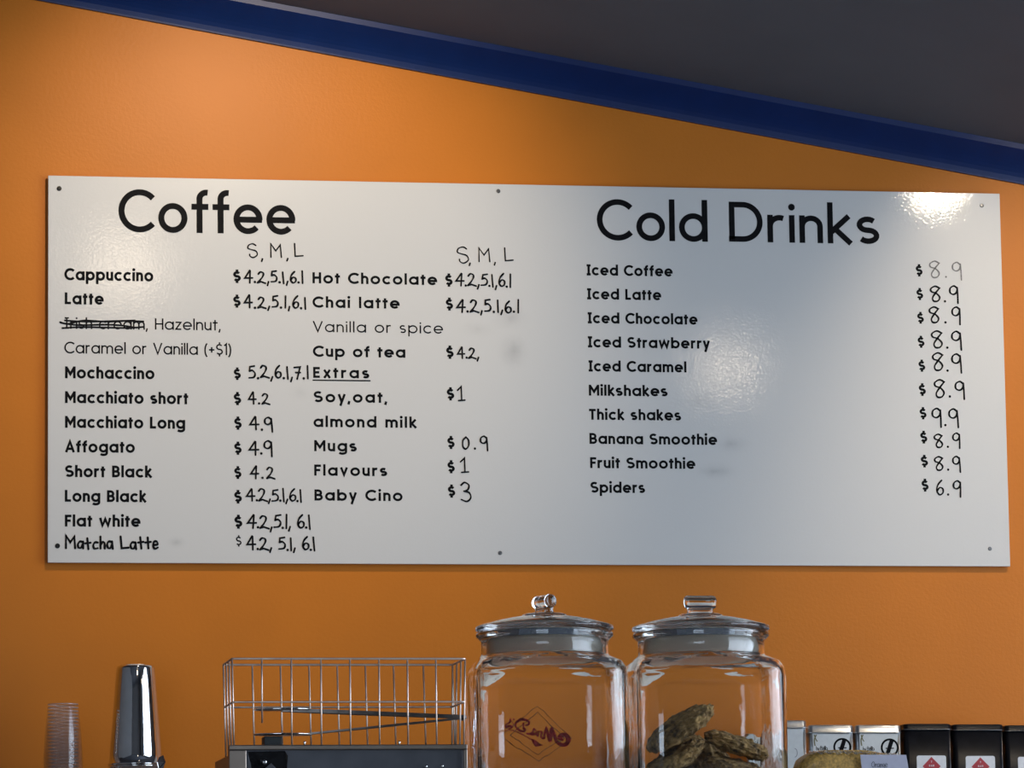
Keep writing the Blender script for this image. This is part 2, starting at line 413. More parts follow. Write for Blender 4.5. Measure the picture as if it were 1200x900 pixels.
        S.append([(h, .5), (0.33, .5)] + arc(0.33, h + q1, .24, q1, 90, -90, 14) + [(h, h)]); W = 0.57 + h
    elif ch == 'D':
        S.append([(h, h), (h, 1 - h), (0.32, 1 - h)] + arc(0.32, .5, .46 - h, .5 - h, 90, -90, 22) + [(0.0, h)]); W = 0.78
    elif ch == ',': S.append([(0.10, .13), (0.02, -.18)]); W = 0.18
    elif ch == '(': S.append(arc(0.40, .42, .34, .66, 118, 242, 14)); W = 0.26
    elif ch == ')': S.append(arc(-0.14, .42, .34, .66, 62, -62, 14)); W = 0.26
    elif ch == '+': S.append([(0.04, .45), (0.52, .45)]); S.append([(0.28, .69), (0.28, .21)]); W = 0.56
    elif ch == '1': S.append([(0.02, .82), (0.20, 1 - h * .3), (0.20, 0)]); W = 0.20 + h
    else: W = 0.36
    return S, D, W

def hand(ch):
    """handwritten marks: (curves, straight strokes, dots, width); height 1"""
    C, S, D, W = [], [], [], 0.6
    if ch == '0': C.append([(.30, .95), (.08, .70), (.08, .25), (.30, .03), (.52, .28), (.50, .72), (.30, .95)])
    elif ch == '1': S.append([(.10, 1), (.13, 0)]); W = 0.2
    elif ch == 'i': S.append([(.02, .74), (.30, 1.0), (.28, .03)]); S.append([(.05, 0), (.52, .04)]); W = .55
    elif ch == '2': C.append([(.05, .80), (.22, .98), (.46, .90), (.46, .66), (.28, .35), (.02, .04)]); S.append([(.02, .04), (.30, .13), (.68, .0)]); W = .68
    elif ch == '3': C.append([(.04, .86), (.26, 1.0), (.52, .86), (.44, .62), (.20, .54)]); C.append([(.20, .54), (.52, .46), (.60, .20), (.36, .0), (.02, .10)]); W = .62
    elif ch == '4': S.append([(.42, 1.0), (.02, .38), (.66, .40)]); S.append([(.46, .98), (.44, 0)]); W = .66
    elif ch == '5': S.append([(.50, .98), (.14, .92), (.10, .58)]); C.append([(.10, .58), (.32, .64), (.52, .42), (.42, .12), (.04, .06)]); W = .54
    elif ch == '6': C.append([(.40, 1.0), (.14, .70), (.05, .30), (.24, .02), (.48, .14), (.48, .42), (.26, .50), (.08, .28)]); W = .52
    elif ch == '7': S.append([(.04, .92), (.52, .98), (.22, 0)]); S.append([(.14, .52), (.50, .52)]); W = .54
    elif ch == '8': C.append([(.62, .88), (.34, 1.0), (.06, .84), (.10, .64), (.40, .54), (.62, .28), (.50, .04), (.24, .02), (.16, .24), (.36, .56), (.62, .88)]); W = .66
    elif ch == '9': C.append([(.52, .86), (.32, 1.0), (.08, .86), (.06, .58), (.26, .46), (.46, .58), (.53, .86)]); S.append([(.53, .90), (.55, .40), (.55, -.10)]); W = .58
    elif ch == '.': D.append((.08, .04)); W = .16
    elif ch == ',': S.append([(.14, .12), (.04, -.20)]); W = .2
    elif ch == 'S': C.append([(.62, .88), (.40, 1.0), (.12, .90), (.06, .68), (.30, .58), (.62, .48), (.72, .22), (.46, .02), (.22, .10), (.18, .24)]); W = .75
    elif ch == 'M': S.append([(.04, 0), (.03, 1.0), (.40, .48), (.74, .94), (.82, 0)]); W = .86
    elif ch == 'L': S.append([(.05, 1.0), (.09, .03), (.68, .08)]); W = .68
    elif ch == 'a': C.append([(.44, .56), (.20, .60), (.04, .36), (.10, .08), (.30, .06), (.46, .36), (.47, .58)]); S.append([(.47, .60), (.50, 0)]); W = .54
    elif ch == 't': S.append([(.20, .95), (.26, 0)]); S.append([(.0, .50), (.46, .56)]); W = .46
    elif ch == 'c': C.append([(.42, .56), (.18, .56), (.05, .30), (.16, .05), (.44, .08)]); W = .46
    elif ch == 'h': S.append([(.06, 1.0), (.08, 0)]); C.append([(.08, .30), (.24, .55), (.40, .46), (.44, .0)]); W = .48
    elif ch == 'e': C.append([(.06, .32), (.42, .38), (.34, .62), (.12, .58), (.05, .25), (.20, .02), (.46, .12)]); W = .50
    elif ch == 'O': C.append([(.36, .98), (.06, .62), (.12, .14), (.40, .02), (.62, .40), (.50, .88), (.30, .98)]); W = .66
    elif ch == 'r': C.append([(.05, .55), (.08, .0), (.10, .35), (.24, .56), (.36, .50)]); W = .36
    elif ch == 'n': C.append([(.05, .55), (.07, .0), (.14, .42), (.30, .54), (.38, .0)]); W = .42
    elif ch == 'g': C.append([(.42, .52), (.18, .58), (.05, .30), (.20, .06), (.42, .40), (.44, .0), (.32, -.36), (.06, -.30)]); W = .48
    elif ch == 'b': C.append([(.04, 1.0), (.06, .05), (.30, .02), (.42, .30), (.26, .52), (.08, .36)]); W = .46
    elif ch == 'y': C.append([(.04, .55), (.14, .14), (.34, .30), (.42, .56)]); S.append([(.42, .56), (.16, -.36)]); W = .46
    elif ch == 'B': S.append([(.06, 1.0), (.04, 0)]); C.append([(.06, .98), (.46, .90), (.36, .60), (.08, .54), (.52, .44), (.50, .10), (.04, .02)]); W = .58
    elif ch == 'l': C.append([(.06, .10), (.30, .70), (.22, 1.0), (.08, .70), (.14, .06), (.30, .06)]); W = .30
    else: W = .34
    return C, S, D, W

# ------------------------------------------------------------------ the setting
YB = -0.013                                     # front face of the menu board
XL, XR, YF = -4.6, 2.7, -10.2                   # side walls and shopfront
def zc(x): return BZ + 0.5027 - 0.16515 * x     # lower edge of the raked cornice
CS = 0.155                                      # ceiling climbs towards the room
def zceil(x, y): return zc(x) + 0.058 + CS * (-y)

bm = bmesh.new(); add_box(bm, XL - .15, XR + .15, 0.0, 0.15, 0.0, 4.4); tag(obj('wall_back', bm, M['orange']), kind='structure')
bm = bmesh.new(); add_box(bm, XL - .15, XR + .15, YF - .15, 0.15, -0.1, 0.0); tag(obj('floor', bm, M['floor']), kind='structure')
bm = bmesh.new(); add_box(bm, XL - .15, XL, YF, 0, 0, 5.4); tag(obj('wall_left', bm, M['plaster']), kind='structure')
bm = bmesh.new(); 
SY0, SY1, SZ0, SZ1 = -5.6, -1.5, 0.5, 3.5        # daylight opening in the right wall, out of the picture
add_box(bm, XR, XR + .15, YF, SY0, 0, 5.4); add_box(bm, XR, XR + .15, SY1, 0, 0, 5.4)
add_box(bm, XR, XR + .15, SY0, SY1, 0, SZ0); add_box(bm, XR, XR + .15, SY0, SY1, SZ1, 5.4)
tag(obj('wall_right', bm, M['plaster']), kind='structure')
YS = -1.45                                      # the raked soffit over the bar ends here; the room beyond is higher
bm = bmesh.new()
v = []
for (x, y, z) in ((XL - .1, 0.1, None), (XR + .1, 0.1, None), (XR + .1, YS, None), (XL - .1, YS, None), (XL - .1, 0.1, 4.6), (XR + .1, 0.1, 4.6), (XR + .1, YS, 4.6), (XL - .1, YS, 4.6)):
    v.append(bm.verts.new((x, y, zceil(x, y) if z is None else z)))
for f in ((0, 1, 2, 3), (7, 6, 5, 4), (0, 4, 5, 1), (1, 5, 6, 2), (2, 6, 7, 3), (3, 7, 4, 0)): bm.faces.new([v[i] for i in f])
add_box(bm, XL - .1, XR + .1, YF - .1, YS, 4.4, 4.6)
tag(obj('ceiling', bm, M['ceiling']), kind='structure')
# blue cove cornice along the raked join
prof = [(0.0, 0.0), (-0.006, 0.0), (-0.0065, 0.003)]
for i in range(1, 9):
    f_ = i / 8; prof.append((-0.0065 - 0.0355 * f_ ** 1.35, 0.003 + 0.051 * f_ ** .9))
prof += [(-0.0428, 0.0548), (-0.0432, 0.066), (0.0, 0.066)]
bm = bmesh.new()
rings = [[bm.verts.new((x, y, zc(x) + z)) for (y, z) in prof] for x in (XL, XR)]
for k in range(len(prof)):
    k2 = (k + 1) % len(prof); bm.faces.new((rings[0][k], rings[0][k2], rings[1][k2], rings[1][k]))
tag(obj('trim_1', bm, M['blue']), kind='structure')
# shopfront wall behind the camera: openings let the daylight in
OPEN = [(-4.45, -1.2)]
zb, zt = 0.25, 2.50
bm = bmesh.new()
add_box(bm, XL, XR, YF - .15, YF, 0, zb); add_box(bm, XL, XR, YF - .15, YF, zt, 5.4)
xs = [XL] + [q for o in OPEN for q in o] + [XR]
for i in range(0, len(xs), 2): add_box(bm, xs[i], xs[i + 1], YF - .15, YF, zb, zt)
tag(obj('wall_front', bm, M['plaster']), kind='structure')
for i, (a, b) in enumerate(OPEN):
    bm = bmesh.new()
    for q in (a, b - .05): add_box(bm, q, q + .05, YF - .11, YF - .04, zb, zt)
    for q in (zb, zt - .05, 1.75): add_box(bm, a, b, YF - .11, YF - .04, q, q + .05)
    tag(obj('window_%d' % (i + 1), bm, M['frame']), kind='structure')
    l = bpy.data.lights.new('window_daylight', 'AREA'); l.shape = 'RECTANGLE'; l.size = b - a; l.size_y = zt - zb
    l.cycles.is_portal = True
    o = bpy.data.objects.new('window_daylight', l); col.objects.link(o)
    o.location = ((a + b) / 2, YF - .02, (zb + zt) / 2); o.rotation_euler = (R(90), 0, 0)

bm = bmesh.new()
for q in (SY0, SY0 + 1.5, SY0 + 3.0, SY1 - .05): add_box(bm, XR + .04, XR + .11, q, q + .05, SZ0, SZ1)
for q in (SZ0, SZ1 - .05): add_box(bm, XR + .04, XR + .11, SY0, SY1, q, q + .05)
tag(obj('window_2', bm, M['frame']), kind='structure')
l = bpy.data.lights.new('window_daylight', 'AREA'); l.shape = 'RECTANGLE'; l.size = SZ1 - SZ0; l.size_y = SY1 - SY0
l.cycles.is_portal = True
o = bpy.data.objects.new('window_daylight', l); col.objects.link(o)
o.location = (XR + .02, (SY0 + SY1) / 2, (SZ0 + SZ1) / 2); o.rotation_euler = (0, R(90), 0)

# ------------------------------------------------------------------ counters that carry the things
ZC, ZS = 1.30, 1.36
t = thing('serving_counter', 'pale topped serving counter under the cookie jars and steel box', 'counter', (0, 0, 0))
bm = bmesh.new(); add_box(bm, -2.2, 1.4, -2.45, -1.70, ZC - .04, ZC, .004); obj('counter_top', bm, M['counter'], t)
bm = bmesh.new(); add_box(bm, -2.15, 1.35, -2.38, -1.75, 0.0, ZC - .04, .004); obj('counter_body', bm, M['cabinet'], t)
t = thing('back_bench', 'back bench along the orange wall under the tins and shakers', 'bench', (0, 0, 0))
bm = bmesh.new(); add_box(bm, -2.2, 1.6, -0.42, -0.001, ZS - .04, ZS, .004); obj('bench_top', bm, M['counter'], t)
bm = bmesh.new(); add_box(bm, -2.15, 1.55, -0.38, -0.001, 0.0, ZS - .04, .004); obj('bench_body', bm, M['cabinet'], t)

# ------------------------------------------------------------------ menu board
board = thing('menu_board', 'long white glossy menu board lettered Coffee and Cold Drinks on the orange wall', 'menu board', (0, 0, BZ))
BW, BH = 1.70, 0.67070
bm = bmesh.new(); add_box(bm, -BW / 2, BW / 2, YB, YB + .006, -BH / 2, BH / 2, .0006, 1)
obj('panel', bm, M['board'], board)
def bput(dy):
    return lambda x, z: Vector((x, YB - dy, z - BZ))
SCREWS = [(69.3, 221, 'screw'), (584, 224, 'pale_screw'), (1150.7, 241, 'pale_screw'), (1160, 643, 'pale_screw'), (586, 648, 'pale_screw'), (67.4, 639.7, 'screw')]
for px, py, mm in SCREWS:
    p = at(px, py, YB); q = Vector((p.x, YB, p.z - BZ))
    t = bmesh.new(); rr = .0042 if mm == 'screw' else .0036
    add_lathe(t, [(0, .0012), (rr * .35, .0012), (rr * .4, .0017), (rr * .8, .0016), (rr, .0008), (rr, -.0005), (0, -.0005)], 16)
    bm = bmesh.new(); merge(bm, t, Matrix.Translation(q) @ Matrix.Rotation(R(90), 4, 'X'))
    obj('screw', bm, M[mm], board)
    t = bmesh.new(); hs_ = -YB - .0066; add_lathe(t, [(0, 0), (.009, 0), (.009, hs_), (0, hs_)], 16)
    bm = bmesh.new(); merge(bm, t, Matrix.Translation((q.x, -.0003, q.z)) @ Matrix.Rotation(R(90), 4, 'X'))
    obj('spacer', bm, M['screw'], board)

PXM = BW / 1121.0                                # metres per photo pixel on the board, near its middle
def printed(text, x0, x1, yb, cap, X, wt, name, label=None, m='ink'):
    """one line of vinyl letters, from photo column x0 to x1, baseline row yb at x0, cap height in pixels"""
    a = at(x0, yb, YB); e = at(x1, yb + (x1 - x0) * 0.0125, YB)
    H = cap * PXM; width = e.x - a.x
    gl = [glyph(c, X, wt) for c in text]
    nat = sum(g[2] for g in gl) * H; n = max(1, len(gl) - 1)
    xs = min(1.16, max(.94, (width - .105 * H * n) / nat))          # letters as wide as the line allows, the rest is spacing
    gap = (width - nat * xs) / n if len(gl) > 1 else 0
    bm = bmesh.new(); x = a.x; put = bput(.0004)
    for S, D, W in gl:
        for s in S: add_strip(bm, [(x + p[0] * H * xs, a.z + p[1] * H) for p in s], wt * H, put)
        for d in D: add_disc(bm, x + d[0] * H * xs, a.z + d[1] * H, d[2] * H, put)
        x += W * H * xs + gap
    o = obj(name, bm, M[m], board)
    if label: o['label'] = label
    return o
def written(text, x0, x1, yt, yb, name, label=None, pen=1.7, m='pen', jit=1.0):
    """one run of handwriting; yt and yb are the photo rows of the figures' top and foot"""
    a = at(x0, yb, YB); e = at(x1, yb, YB)
    H = (yb - yt) * PXM; width = e.x - a.x
    gl = [hand(c) for c in text]
    nat = sum(g[3] for g in gl)
    hs = H * min(1.0, width / (nat * H * 1.0)) if nat * H > width else H
    gap = (width - nat * hs) / max(1, len(gl) - 1) if len(gl) > 1 else 0
    bm = bmesh.new(); x = a.x; put = bput(.0008); pw = pen * 1.22 * PXM
    for C, S, D, W in gl:
        dz = random.uniform(-.05, .05) * H * jit; sk = random.uniform(-.06, .06) * jit; sy = 1 + random.uniform(-.06, .06) * jit
        f = lambda p: (x + p[0] * hs + sk * p[1] * H, a.z + dz + p[1] * H * sy)
        for s in C:
            q = [(v.x, v.y) for v in smooth_path([f(p) for p in s], 6)]
            add_strip(bm, q, [pw * (1 + .15 * math.sin(i * .5)) for i in range(len(q))], put, 'round')
        for s in S:
            add_strip(bm, [f(p) for p in s], pw, put, 'round')
            for p in s[1:-1]: add_disc(bm, *f(p), pw / 2, put)
        for d in D: add_disc(bm, *f(d), pw * .72, put)
        x += W * hs + gap
    o = obj(name, bm, M[m], board)
    if label: o['label'] = label
    return o

printed('Coffee', 140, 346, 271.5, 49.0, 0.69, 0.14, 'heading', 'large black heading reading Coffee')
printed('Cold', 700.7, 829.5, 281.2, 48.0, 0.69, 0.14, 'heading', 'large black heading word Cold')
printed('Drinks', 854.5, 1031, 283.2, 47.4, 0.69, 0.14, 'heading', 'large black heading word Drinks')
B, T = (0.755, 0.212), (0.735, 0.128)              # bold and light list lettering
ITEMS = [
 ('Cappuccino', 75.7, 179.5, 328.3, 13.8, B), ('Latte', 76, 121.6, 356.5, 13.6, B), ('Irish cream,', 75.7, 173.5, 385.2, 13, T), ('Hazelnut,', 181.5, 259, 386.3, 13, T),
 ('Caramel or Vanilla (+$1)', 75.7, 271, 414.0, 13.2, T), ('Mochaccino', 76.3, 181, 443.3, 13.6, B), ('Macchiato short', 76.3, 220.6, 472.3, 13.5, B),
 ('Macchiato Long', 76.3, 217, 501.3, 13.5, B), ('Affogato', 76.3, 158, 530.0, 13.4, B), ('Short Black', 76.3, 178, 559.0, 13.4, B),
 ('Long Black', 76, 171.4, 588.0, 13.4, B), ('Flat white', 76, 164.8, 617.0, 13.4, B),
 ('Hot Chocolate', 366, 512.5, 332.0, 12.9, B), ('Chai latte', 366.3, 468.5, 360.4, 12.9, B), ('Vanilla or spice', 366.5, 519.3, 389.0, 12.6, T),
 ('Cup of tea', 366.8, 475.3, 418.0, 12.8, B), ('Extras', 366.8, 433, 442.8, 12.6, B), ('Soy,oat,', 367.5, 453.8, 471.3, 12.8, B),
 ('almond milk', 367.2, 488.3, 500.4, 12.8, B), ('Mugs', 368, 418.4, 528.8, 12.8, B), ('Flavours', 368, 454, 557.4, 12.8, B), ('Baby Cino', 368.3, 472, 586.6, 12.8, B),
 ('Iced Coffee', 687.5, 788.3, 322.6, 12.7, B), ('Iced Latte', 688, 775, 350.7, 12.7, B), ('Iced Chocolate', 688.8, 817.5, 378.8, 12.7, B),
 ('Iced Strawberry', 689, 832, 407.0, 12.7, B), ('Iced Caramel', 689.8, 804.5, 435.2, 12.7, B), ('Milkshakes', 690, 782.5, 463.6, 12.7, B),
 ('Thick shakes', 690.3, 798.3, 491.9, 12.7, B), ('Banana Smoothie', 690.8, 840.5, 520.2, 12.7, B), ('Fruit Smoothie', 691.5, 815, 548.6, 12.7, B), ('Spiders', 692, 756, 577.4, 12.7, B)]
for tx, x0, x1, yb, cap, (X, wt) in ITEMS:
    printed(tx, x0, x1, yb, cap, X, wt, 'menu_line', 'printed words ' + tx.strip(','))
# underline under Extras, pen strokes through Irish cream
bm = bmesh.new(); p, q = at(366.2, 445.6, YB), at(434.2, 446.2, YB); add_strip(bm, [(p.x, p.z), (q.x, q.z)], 1.5 * PXM, bput(.0004)); obj('underline', bm, M['ink'], board)
bm = bmesh.new()
for run in ([(70.5, 377.6), (80, 379.6), (98, 375.7), (125, 377), (147, 376.2), (168, 376.8)], [(76, 375.6), (100, 377), (130, 376.4), (158, 375.6)],
            [(73, 384.6), (95, 383.4), (120, 383.8), (150, 384.4), (168, 383.2)], [(71, 378.2), (90, 381), (120, 380.6), (140, 381.2), (160, 384.2)]):
    pts = [(at(a, b, YB).x, at(a, b, YB).z) for a, b in run]
    add_strip(bm, [(v.x, v.y) for v in smooth_path(pts, 8)], 2.0 * PXM, bput(.0008), 'round')
o = obj('pen_strike', bm, M['pen'], board); o['label'] = 'black pen strokes crossing out Irish cream'

DOL = [(273.4, 282.4, 316, 331.6), (273.4, 282.4, 345.4, 360.6), (274, 283, 430.8, 445.2), (274, 283.6, 459.6, 474.8), (274.6, 284, 488.4, 503.6), (274.6, 284, 517.8, 532.9),
       (274.6, 284, 546.6, 561.3), (274.6, 284, 574.5, 590), (274.9, 284.5, 603.6, 619.5),
       (521.8, 530.8, 320.5, 336), (522.5, 531.5, 348.8, 363.9), (523, 532, 405, 420.5), (523.7, 532.6, 453.9, 469.3), (524.3, 533.4, 511, 526.2), (524.5, 534, 539.5, 554.7), (525, 534.2, 568, 583.2),
       (1073.3, 1082.3, 309.3, 324), (1074.1, 1083, 337.3, 351.7), (1075, 1083.8, 365.3, 379.4), (1075.5, 1084.6, 393.3, 407.6), (1076.5, 1085.4, 421.3, 435.7),
       (1076.9, 1086.2, 449, 464), (1077.8, 1087, 477, 491.5), (1078.6, 1087.9, 504.7, 519.8), (1079.2, 1088.8, 533, 547.8), (1080.1, 1089.4, 561, 576.1)]
for x0, x1, yt, yb in DOL:
    H = (yb - yt) / 1.24
    printed('$', x0, x1, yb - .12 * H, H, .74, .245, 'dollar_sign')
HAND = [
 ('S', 289.6, 303.8, 285.8, 302, 1.25), (',', 306.3, 309.5, 296, 304.5, 1.6), ('M', 316.9, 330.6, 286, 301.4, 1.35), (',', 336, 339, 296, 304, 1.6), ('L', 344.5, 355.6, 285.6, 300.8, 1.4),
 ('4.2,5.1,6.1', 286.6, 355.5, 317.5, 331.0, 1.7), ('4.2,5.1,6.1', 286.4, 358.8, 347.0, 360.6, 1.7), ('5.2,6.1,7.1', 291.4, 361.8, 428.8, 443.2, 1.7),
 ('4.2', 291.4, 316, 460.6, 473.6, 1.6), ('4.9', 293, 319.5, 488.0, 503.6, 1.7), ('4.9', 292, 319, 516.2, 532.6, 1.7), ('4.2', 293.5, 322, 546.8, 560.4, 1.6),
 ('4.2,5.1,6.1', 289, 353.8, 573.0, 587.4, 1.6), ('4.2,5.1, 6.1', 289.6, 364.2, 604.0, 619.2, 1.7), ('4.2, 5.1, 6.1', 289.6, 369.6, 629.8, 644.6, 1.7),
 ('S', 535, 549.5, 289.4, 308.6, 1.25), (',', 549.6, 552.6, 301, 309.5, 1.5), ('M', 560.8, 576.5, 290.6, 306.6, 1.25), (',', 579, 581.6, 300, 308.8, 1.5), ('L', 590.8, 602.6, 290.6, 306.0, 1.3),
 ('4.2,5.1,6.1', 533.8, 599, 320.8, 335.2, 1.6), ('4.2,5.1,6.1', 535, 608.2, 350.8, 365.4, 1.7), ('4.2,', 536.3, 561.4, 407.2, 419.6, 1.6), ('i', 536.6, 545.6, 454.4, 470, 1.5),
 ('0.9', 541, 571.7, 511, 526.0, 1.6), ('i', 540, 549.6, 536, 553.2, 1.5), ('3', 540.4, 552.2, 564.2, 586.6, 1.6)]
RIGHT_PRICES = [('8.9', 1088.5, 1127, 305.0, 325.0, 1.3), ('8.9', 1090, 1123, 335.0, 353.6, 1.7), ('8.9', 1088.8, 1125.4, 360.0, 378.6, 1.7), ('8.9', 1091.5, 1127, 386.6, 407.4, 1.7), ('8.9', 1092, 1127, 414.2, 434.6, 1.7),
 ('8.9', 1094, 1130.4, 445.4, 465.4, 1.7), ('9.9', 1092, 1123.4, 478.4, 498.4, 1.7), ('8.9', 1095, 1125, 508.0, 523.8, 1.6), ('8.9', 1095, 1125.8, 535.4, 551.6, 1.6), ('6.9', 1097, 1126, 563.8, 580.6, 1.6)]
for tx, x0, x1, yt, yb, pen in HAND:
    size = tx in 'SML,'
    written(tx, x0, x1, yt, yb, 'size_letter' if size else 'handwritten_price', None, pen, jit=0.0 if size else 1.0)
for i, (tx, x0, x1, yt, yb, pen) in enumerate(RIGHT_PRICES):
    written(tx, x0, x1, yt, yb, 'handwritten_price', 'faded grey handwritten price' if i == 0 else None, pen, 'pale_pen' if i == 0 else 'pen', jit=.8)
written('Matcha Latte', 76.8, 185.5, 629.6, 642.8, 'handwritten_line', 'handwritten words Matcha Latte', 2.0)
H = 13.0 / 1.24; printed('$', 276.6, 283.9, 640.5 - 1.2, H, .74, .15, 'dollar_sign', None, 'pen')

# ------------------------------------------------------------------ glass cookie jars
def rr(a, r, z): return rrect(a, a, r, z, 9)
def make_jar(name, label, px, rz, knob_rz):
    p = at(px, 738, -2.0)
    j = thing(name, label, 'jar', (p.x, -2.0, ZC), rz)
    A = .0965
    outer = [(.074, .030, 0.0), (.084, .032, .002), (.0915, .033, .008), (A, .033, .020), (A, .032, .10), (A, .032, .172), (A - .0015, .033, .182), (A - .006, .037, .191),
             (A - .011, .06, .1965), (.0830, .0829, .2005), (.0818, .0817, .203), (.0815, .0814, .212), (.0818, .0817, .220), (.0850, .0849, .2235), (.0880, .0879, .2260), (.0885, .0884, .2285), (.0870, .0869, .2310), (.0830, .0829, .2320)]
    inner = [(.0775, .0774, .2320), (.0765, .0764, .2290), (.0762, .0761, .212), (.0768, .0767, .202), (.0790, .0789, .1965), (A - .014, .055, .1915), (A - .0075, .034, .185), (A - .0058, .028, .176),
             (A - .0055, .027, .10), (A - .0055, .027, .022), (A - .011, .026, .012), (.070, .025, .009)]
    bm = bmesh.new(); add_loft(bm, [rr(a, r, z) for a, r, z in outer + inner])
    obj('body', bm, M['glass'], j, True)
    bm = bmesh.new()
    add_lathe(bm, [(0, .0095), (.020, .0093), (.050, .0050), (.0690, .0008), (.0690, -.0055), (.0745, -.0055), (.0750, .0003), (.0850, .0003), (.0885, .0022), (.0890, .0045), (.0880, .0066), (.0845, .0082),
                   (.078, .0100), (.065, .0136), (.048, .0172), (.034, .0196), (.0290, .0200), (.0280, .0220), (.0245, .0232), (0, .0236)][::-1], 72)
    lid = obj('lid', bm, M['clear_glass'], j, True, (0, 0, .2323))
    bm = bmesh.new()                             # frosted seal round the lid's plug, inside the neck
    add_lathe(bm, [(.0700, -.030), (.0742, -.030), (.0750, -.027), (.0742, -.022), (.0750, -.017), (.0742, -.012), (.0750, -.0065), (.0700, -.0065), (.0700, -.030)], 64)
    obj('seal', bm, M['seal'], lid, True)
    bm = bmesh.new()                             # bar handle: neck below a rounded rod
    add_loft(bm, [rrect(.0185, .0075, .007, .0234), rrect(.0165, .0062, .006, .0275), rrect(.0175, .0066, .006, .0315)])
    pr = [(0, -.0215), (.0040, -.0213), (.0072, -.0200), (.0086, -.0175), (.0089, -.0140), (.0085, -.0115), (.0085, .0115), (.0089, .0140), (.0086, .0175), (.0072, .0200), (.0040, .0213), (0, .0215)]
    t = bmesh.new(); add_lathe(t, pr, 24); merge(bm, t, Matrix.Translation((0, 0, .0385)) @ Matrix.Rotation(R(90), 4, 'Y'))
    k = obj('knob', bm, M['clear_glass'], lid, True); k.rotation_euler = (0, 0, knob_rz)
    return j
jar1 = make_jar('cookie_jar', 'square glass cookie jar with dark red mirrored script, beside the wire basket', 638, R(-2.5), R(-69))
jar2 = make_jar('cookie_jar', 'square glass cookie jar holding oat cookies, beside the silver tins', 821, R(-1.5), R(2))
# the shop's mark on the far side of the first jar, seen through the glass from behind
lg = bmesh.new(); ln = bmesh.new()
yl = .0969
inv = (Matrix.Translation(jar1.location) @ Matrix.Rotation(R(-2.5), 4, 'Z')).inverted()
def logo_pt(cx, cy):
    g = at(580 + cx / 12.0, 820 + cy / 12.0, -1.905)
    q = inv @ g
    return (q.x, q.z)
lput = lambda x, z: Vector((x, yl, z))
def lstroke(b, pts, wd, sm=True, rnd='round'):
    q = [logo_pt(*p) for p in pts]
    if sm: q = [(v.x, v.y) for v in smooth_path(q, 6)]
    add_strip(b, q, wd / 12.0 * .00128, lput, rnd)
lstroke(lg, [(935, 560), (905, 535), (940, 500), (1000, 505), (1030, 570), (1010, 625), (950, 645), (890, 615), (850, 540), (800, 410)], 44)
lstroke(lg, [(800, 400), (772, 575)], 44, False); lstroke(lg, [(772, 575), (715, 385)], 30, False); lstroke(lg, [(715, 385), (700, 470), (690, 540)], 36)
lstroke(lg, [(695, 530), (660, 548), (642, 515), (658, 455), (632, 445)], 24)
lstroke(lg, [(605, 440), (600, 515), (580, 500), (548, 402), (508, 478), (560, 485), (460, 472)], 22)
lstroke(lg, [(435, 355), (468, 345), (470, 300), (420, 275), (350, 275), (295, 310), (290, 370), (330, 420), (390, 445), (430, 425), (395, 408)], 26)
lstroke(lg, [(395, 320), (400, 410)], 26, False)
lstroke(lg, [(210, 260), (200, 312), (155, 345), (160, 375), (205, 362), (238, 378), (200, 402)], 24); lstroke(lg, [(228, 290), (268, 355)], 14)
lstroke(lg, [(130, 422), (230, 428), (340, 462), (440, 515), (500, 560)], 14)
add_disc(lg, *logo_pt(262, 262), .0014, lput)
lg.faces.new([lg.verts.new(lput(*logo_pt(*p))) for p in ((490, 545), (685, 655), (555, 668))])
for d in (((600, 70), (1065, 545), (620, 890), (75, 515)), ((590, 165), (975, 540), (600, 790), (215, 505))):
    lstroke(ln, list(d) + [d[0]], 7, False, 'butt')
o = obj('printed_logo', lg, M['logo'], jar1); o['label'] = "dark red script reading Mrs D's seen mirrored"
o = obj('logo_outline', ln, M['logoline'], jar1); o['label'] = 'thin brown double diamond outline'

# ------------------------------------------------------------------ oat cookies in the second jar
def cookie_bm(r, th, seed):
    bm = bmesh.new(); rnd = random.Random(seed)
    bmesh.ops.create_icosphere(bm, subdivisions=6, radius=1.0)
    ph = [(Vector((rnd.uniform(-1, 1), rnd.uniform(-1, 1), rnd.uniform(-1, 1))) * rnd.uniform(3, 26), rnd.uniform(0, 6.3), rnd.uniform(.3, 1)) for _ in range(26)]
    for v in bm.verts:
        d = v.co.normalized()
        s = (abs(math.hypot(d.x, d.y)) ** 2.6 + abs(d.z) ** 2.6) ** (-1 / 2.6)
        b = sum(a * math.sin(k.dot(d) + f) / (1 + k.length * .05) for k, f, a in ph) * .020
        q = Vector((d.x * r * s * (1 + b), d.y * r * s * (1 + b * .8), d.z * th / 2 * s * (1 + b * 2.0)))
        o_ = Vector((seed * 1.7, seed * .3, 0))
        k = noise.noise(q * 95 + o_) * .0030 + noise.noise(q * 210 + o_) * .0022 + abs(noise.noise(q * 420 + o_)) * .0014
        v.co = q + d * (k - .0012)
    return bm
COOKIES = [  # place in the jar (mm right of its middle, mm behind, mm above its foot), lean, tip, radius, label
    ((-34, -6, 108), 33, 9, .052, 'topmost oat cookie leaning steeply against the left side of the jar'),
    ((44, 2, 87), -19, 9, .044, 'oat cookie sloping down to the right on the pile in the jar'),
    ((-42, -12, 68), 33, 8, .046, 'dark oat cookie leaning just under the topmost one'),
    ((43, -8, 54.5), -15, 8, .044, 'oat cookie under the right hand sloping one'),
    ((-45, 0, 29), 12, 6, .041, 'oat cookie low at the left of the pile in the jar'),
    ((44, 0, 26), -3, 3, .042, 'oat cookie low at the right of the pile in the jar'),
    ((4, 64, 60), 3, 84, .044, 'oat cookie standing on edge behind the pile in the jar')]
jm = Matrix.Translation(jar2.location) @ Matrix.Rotation(R(-1.5), 4, 'Z')
